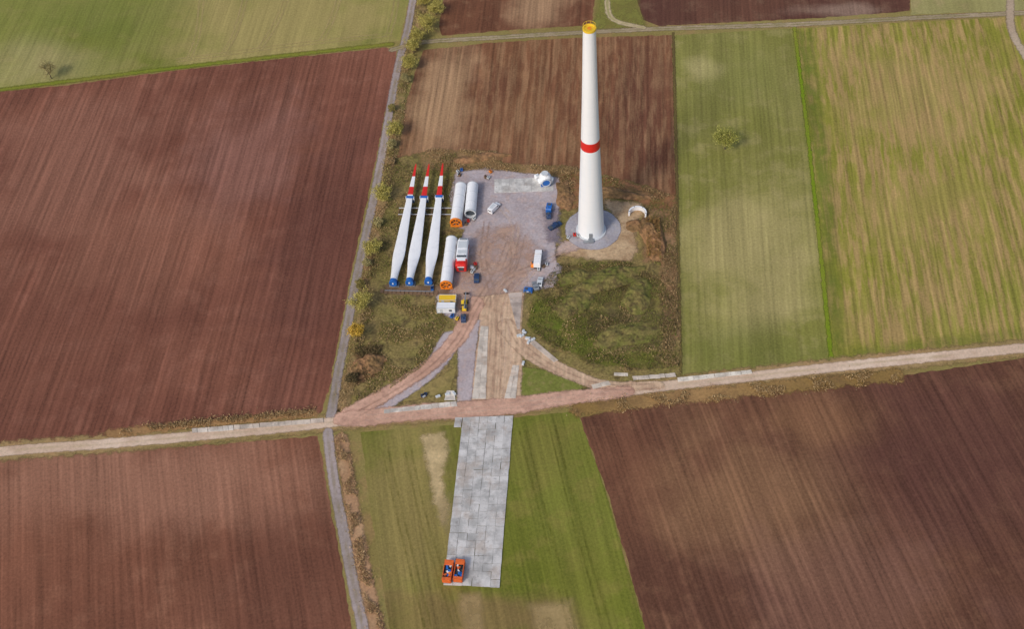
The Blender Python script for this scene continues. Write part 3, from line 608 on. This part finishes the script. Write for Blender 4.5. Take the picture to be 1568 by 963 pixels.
def pallets(u,v,n=4,ms=(M_br,M_lg,M_red)):
    b=MB()
    for k in range(n):
        X=Matrix.Translation((rng.uniform(-2,2),rng.uniform(-1.5,1.5),0))@Matrix.Rotation(rng.uniform(0,1.5),4,'Z'); m_=ms[k%len(ms)]
        for j in range(3): b.box((0,(j-1)*.45,.08),(1.3,.12,.12),M_br,X=X)
        b.box((0,0,.18),(1.3,1.1,.06),M_br,X=X); b.box((0,0,.21+.35),(1.1,.9,.7),m_,X=X); b.box((0,0,.93),(1.15,.3,.03),M_dk,X=X)
    b.obj("loaded_pallet",at(u,v),rng.uniform(0,1))
for a_ in ((725,412,5),(706,264,4,(M_lg,M_blue,M_br)),(720,340,3),(748,268,3,(M_lg,M_or,M_br)),(830,410,3,(M_lg,M_br)),(655,604,3,(M_dkb,M_lg)),(700,487,3,(M_blue,M_yel)),(880,365,3,(M_lg,M_red)),(664,440,3,(M_blue,M_br))): pallets(*a_)
def skip(u,v,h):
    b=MB(); L=6.4;w=2.5;H=1.9
    b.box((0,0,.35),(L,w-.3,.3),M_gr); b.box((0,0,.62),(L,w,.12),M_rust)
    for s_ in(-1,1):
        b.box((0,s_*w/2,.6+H/2),(L,.1,H),M_rust); b.box((0,s_*w/2,.65+H),(L+.1,.18,.14),M_rust)
        for k in range(8): b.box((-L/2+.3+k*(L-.6)/7,s_*(w/2+.09),.6+H/2),(.12,.1,H-.1),M_rust)
    for s_ in(-1,1): b.box((s_*L/2,0,.6+H/2),(.1,w-.1,H),M_rust); b.box((s_*L/2,0,.65+H),(.18,w,.14),M_rust)
    b.box((0,0,1.2),(L-.2,w-.2,.9),M_in)
    for k in range(16):
        X=Matrix.Translation((rng.uniform(-2.6,2.6),rng.uniform(-.8,.8),rng.uniform(1.7,2.3)))@Matrix.Rotation(rng.uniform(0,3),4,'Z')
        b.box((0,0,0),(rng.uniform(.5,1.4),rng.uniform(.3,.9),rng.uniform(.2,.6)),[M_blue,W_,M_rust,M_dk,M_or][k%5],X=X)
    b.box((L/2-.9,0,2.55),(1.5,w-.1,.1),M_rust); b.box((-L/2+.5,0,2.55),(.8,w-.1,.1),M_rust)
    wheels(b,(-1.6,1.8),w,.4,.3); b.obj("orange_skip_container",at(u,v),h,bevel=.03)
hs=heading((684,892),(689,862)); skip(687,880,hs); skip(704,879,hs)
b=MB(); K=20
ro,ri,z0,z1=3.3,2.75,0,1.9; vs=[]
for k in range(K+1):
    a=math.radians(-10+200*k/K); c,s_=math.cos(a),math.sin(a); vs+=[(ro*c,ro*s_,z0),(ro*c,ro*s_,z1),(ri*c,ri*s_,z1),(ri*c,ri*s_,z0)]
fs=[]
for k in range(K):
    o=k*4
    for j in range(4): fs.append((o+j,o+4+j,o+4+(j+1)%4,o+(j+1)%4))
fs+= [(3,2,1,0),(K*4,K*4+1,K*4+2,K*4+3)]; b.add(vs,fs,W_)
for a in(0,60,120,180):
    a=math.radians(a); b.box((3.02*math.cos(a),3.02*math.sin(a),1.95),(.35,.35,.12),M_gr)
b.obj("concrete_tower_shell",at(976,331),heading((960,330),(990,330))-.15)
# ---------------------------------------------------------------- vegetation
def fol_mat(name,c1,c2,c3):
    n=NT(name); r=n.attr('rnd'); g=(1.42,1.45,1.3); col=n.mix(n.sstep(r,.0,.6),lin(c1,g),lin(c2,g)); col=n.mix(n.sstep(r,.75,1.0),col,lin(c3,g)); n.put(n.b.inputs["Base Color"],col); n.b.inputs["Roughness"].default_value=.95; return n.m
def leafmesh(name,C,size,mat,aspect=.5,upright=False,loc=(0,0,0)):
    n=len(C); a=rng.normal(size=(n,3)); 
    if upright: a[:,2]=np.abs(a[:,2])*1.2+.6
    a/=np.linalg.norm(a,axis=1)[:,None]; c=np.cross(a,rng.normal(size=(n,3))); c/=np.linalg.norm(c,axis=1)[:,None]
    s=(size*rng.uniform(.6,1.4,n))[:,None]; V=np.stack([C-a*s*.5-c*s*aspect*.5,C-a*s*.5+c*s*aspect*.5,C+a*s*.5+c*s*aspect*.3,C+a*s*.5-c*s*aspect*.3],1).reshape(-1,3)
    me=bpy.data.meshes.new(name)
    me.vertices.add(len(V)); me.vertices.foreach_set("co",V.ravel())
    me.loops.add(len(V)); me.loops.foreach_set("vertex_index",np.arange(len(V),dtype=np.int32)); me.polygons.add(n); me.polygons.foreach_set("loop_start",np.arange(0,len(V),4,dtype=np.int32)); me.update(calc_edges=True)
    at_=me.attributes.new("rnd",'FLOAT','FACE'); at_.data.foreach_set("value",rng.random(n).astype(np.float32)); me.materials.append(mat)
    o=bpy.data.objects.new(name,me); o.location=loc; sc.collection.objects.link(o); return o
M_bark=pmat("bark",(92,80,66),.9,var=.15)
def tree(name,u,v,H,Rc,mat,n=2600,bush=False,size=.34):
    x,y,_=at(u,v); b=MB(); tips=[]
    th=H*(.2 if bush else .3); b.cyl((0,0,-.1),(0,0,th),.03*H,.022*H,M_bark,8)
    nl=10
    for k in range(nl):
        a=2*math.pi*k/nl+rng.uniform(-.3,.3); el=rng.uniform(.25,1.3); L=rng.uniform(.75,1.05)
        e=Vector((math.cos(a)*math.cos(el)*Rc*L*.85,math.sin(a)*math.cos(el)*Rc*L*.85,th+(H-th)*(.2+.65*math.sin(el))*.9)); s0=Vector((0,0,th*rng.uniform(.7,1)))
        mid=s0.lerp(e,.5)+Vector((0,0,.05*H)); b.cyl(s0,mid,.014*H,.009*H,M_bark,5,(False,False)); b.cyl(mid,e,.009*H,.004*H,M_bark,5,(False,False)); tips.append(e); tips.append(mid)
        for q in range(4):
            e2=mid.lerp(e,rng.uniform(0,1)); dd=Vector(rng.normal(size=3)); dd.z=abs(dd.z); e3=e2+dd.normalized()*Rc*rng.uniform(.25,.5); b.cyl(e2,e3,.005*H,.002*H,M_bark,4,(False,False)); tips.append(e3)
    T=np.array([tuple(t) for t in tips]); idx=rng.integers(0,len(T),n); C=T[idx]+rng.normal(size=(n,3))*np.array([Rc,Rc,Rc*.8])*.14
    C[:,2]=np.maximum(C[:,2],.25)
    o=b.obj(name,(x,y,OZ)); cr=leafmesh("crown",C,size,mat,.45); cr.parent=o
    return o
F_yel=fol_mat("twigs_yellow",(114,106,56),(158,146,82),(192,178,112)); F_or=fol_mat("twigs_orange",(140,112,46),(184,150,64),(200,168,92))
F_gn=fol_mat("twigs_green",(106,108,50),(142,138,72),(168,160,98)); F_pale=fol_mat("twigs_pale",(116,106,74),(144,132,94),(168,156,116)); F_dk=fol_mat("brush_dark",(66,58,42),(92,80,58),(128,108,78))
F_dry=fol_mat("dry_stalks",(112,92,66),(150,124,94),(178,152,118)); F_grs=fol_mat("grass_tufts",(80,84,40),(104,106,54),(132,124,76)); F_br=fol_mat("hedge_twigs",(100,90,58),(128,116,72),(152,138,90))
for u,v,H,Rc,mt in ((655,48,8,4.8,F_yel),(668,22,6.5,3.8,F_yel),(650,8,5,3,F_yel),(640,64,6.5,3.4,F_yel),(634,80,7,3.9,F_yel),(628,106,6.5,3.6,F_yel),(622,126,4,2,F_pale),(606,208,7,3.7,F_yel),(602,226,4,2,F_pale),(600,170,3,1.6,F_br),
    (588,306,6.5,3.7,F_yel),(571,390,6.5,3.7,F_yel),(597,252,3,1.8,F_dry),(563,408,3,1.7,F_pale),(556,474,8,4.4,F_yel),(548,518,6,3.2,F_or),(540,585,3.5,2,F_dk),(580,345,3,1.7,F_pale),(552,440,3,1.6,F_br)):
    tree("hedgerow_tree",u,v,H,Rc,mt,3600,True,.36)
tree("field_tree",1110,228,9.5,5.0,F_gn,5200); tree("bare_tree",79,120,8,4.4,F_pale,1900)
def in_poly(poly,n):
    g=GS(poly); mn=g.min(0);mx=g.max(0); out=[]; c=0
    while c<n:
        X=rng.uniform(mn[0],mx[0],n*2);Y=rng.uniform(mn[1],mx[1],n*2); k=inside(X,Y,g); q=np.stack([X[k],Y[k]],1); out.append(q); c+=len(q)
    return np.vstack(out)[:n]
def along(px,w,n):
    g=smooth(np.hstack([GS(px),np.zeros((len(px),1))]),5)[:,:2]; sl=np.linalg.norm(np.diff(g,axis=0),axis=1); cs=np.concatenate([[0],np.cumsum(sl)]); t=rng.uniform(0,cs[-1],n)
    X=np.interp(t,cs,g[:,0]);Y=np.interp(t,cs,g[:,1]); return np.stack([X,Y],1)+rng.normal(size=(n,2))*w*.3
def clumpy(q,scale,thr):
    k=[mnoise.noise(Vector((a*scale,b*scale,3.1)))>thr for a,b in q]; return q[np.array(k)]
def tufts(name,q,h,size,mat,asp=.35):
    C=np.hstack([q,(OZ+rng.uniform(.1,1,len(q))*h)[:,None]]); return leafmesh(name,C,size,mat,asp,upright=True)
tufts("dry_grass_tufts",clumpy(along(HEDGE,5,12000),.18,-.1),.7,.45,F_dry); tufts("hedge_brush",clumpy(along(HEDGE,4,12000),.13,.18),1.5,.5,F_br)
tufts("dry_grass_tufts",clumpy(along(LSTR,4,10000),.2,-.1),.8,.45,F_dry)
tufts("dry_grass_tufts",clumpy(along([(170,662),(300,648),(480,631)],3,4000),.2,0),.6,.5,F_dry)
tufts("dry_grass_tufts",clumpy(along([(885,628),(1000,614),(1100,604),(1200,594),(1372,575)],5,7000),.15,.05),.5,.5,F_dry)
rs=[(852,405),(1010,400),(1036,480),(1038,565),(930,572),(840,530),(808,500),(812,462)]
tufts("rough_grass_tufts",clumpy(in_poly(rs,14000),.12,-.05),.4,.45,F_grs); tufts("dark_brush",clumpy(in_poly(rs,12000),.1,.12),.9,.5,F_dk); tufts("dry_grass_tufts",clumpy(in_poly(rs,10000),.14,.1),.6,.5,F_dry)
ls=[(560,455),(668,458),(690,500),(650,560),(600,595),(545,615),(548,520)]
tufts("rough_grass_tufts",clumpy(in_poly(ls,8000),.12,0),.4,.4,F_grs); tufts("dry_grass_tufts",clumpy(in_poly(ls,8000),.12,.0),.5,.45,F_dry); tufts("dark_brush",clumpy(in_poly([(545,535),(585,530),(580,575),(545,585)],2500),.2,-.1),1.4,.5,F_dk)
us=[(607,245),(700,235),(698,262),(690,330),(670,440),(590,436),(575,400),(594,310)]
tufts("rough_grass_tufts",clumpy(in_poly(us,9000),.12,0),.35,.4,F_grs); tufts("dark_brush",clumpy(in_poly(us,6000),.12,.12),.45,.4,F_dk); tufts("dry_grass_tufts",clumpy(in_poly(us,7000),.15,.08),.45,.4,F_dry)
rt=[(852,272),(890,262),(1000,290),(1034,302),(1040,560),(1015,560),(1010,400),(985,320),(930,295),(925,312),(880,322)]
tufts("dry_grass_tufts",clumpy(in_poly(rt,10000),.15,.0),.6,.45,F_dry); tufts("dark_brush",clumpy(in_poly(rt,7000),.15,.12),.5,.4,F_dk); tufts("rough_grass_tufts",clumpy(in_poly(rt,7000),.1,.05),.4,.4,F_grs)
tb=[(640,236),(660,228),(760,232),(766,250),(885,256),(885,268),(700,260)]
tufts("dry_grass_tufts",clumpy(in_poly(tb,4500),.15,-.1),.7,.45,F_dry)
def heap(name,u,v,a,bb,h,head,mat,n=46):
    x0,y0,_=at(u,v); vs=[];fs=[]
    for j in range(n):
        for i in range(n):
            X=(i/(n-1)*2-1);Y=(j/(n-1)*2-1); r=math.hypot(X,Y)+.35*mnoise.noise(Vector((X*1.7+u,Y*1.7,4))); k=max(0,1-r*r); nn=mnoise.fractal(Vector((X*a*.35+u,Y*bb*.35+v,1)),.8,2.1,4)
            vs.append((X*a,Y*bb,h*k**.8*(1+.6*nn)-.12 if r<1 else -.3))
    for j in range(n-1):
        for i in range(n-1): o=j*n+i; fs.append((o,o+1,o+n+1,o+n))
    me=bpy.data.meshes.new(name); me.from_pydata(vs,[],fs); me.materials.append(mat); me.polygons.foreach_set("use_smooth",[True]*len(fs)); o=bpy.data.objects.new(name,me); o.location=(x0,y0,OZ); o.rotation_euler=(0,0,head); sc.collection.objects.link(o); return o
m_hp=gmat("spoil_soil",(130,100,74),(106,86,60),(84,68,50),.7,big=6,mid=2,fine=.5,edge=False,bump=.8,sat=1.04); m_hg=gmat("spoil_weedy",(104,96,60),(90,92,48),(72,62,44),.8,big=6,mid=2,fine=.55,edge=False,bump=.8,sat=1.04)
h1=math.radians(95)
for a_ in (("spoil_heap",1000,366,11.5,4.2,2.6,h1,m_hp),("spoil_heap",930,428,14,5,1.6,.2,m_hg),("spoil_heap",880,465,8,5,1.3,.6,m_hg),("spoil_heap",975,455,8,5,1.6,1.2,m_hg),("spoil_heap",880,425,6,3.5,1.3,.1,m_hg),
  ("spoil_heap",960,512,12,5,1.1,.1,m_hg),("spoil_heap",565,560,6,4.5,2.2,.4,m_hp),("spoil_heap",940,296,14,2.8,1.3,-.25,m_hp),("spoil_heap",865,300,3.5,8,1.2,0,m_hp),("spoil_heap",972,345,3.5,3,.9,.4,m_hp),("spoil_heap",735,242,12,2.5,1.3,0,m_hp)): heap(*a_)
q=in_poly([(988,338),(1010,338),(1012,396),(990,396)],3000); tufts("dry_brush",q,2.6,.5,fol_mat("rusty_brush",(108,84,52),(140,106,72),(116,114,60)))
print("OZ",OZ,"objs",len(bpy.data.objects))
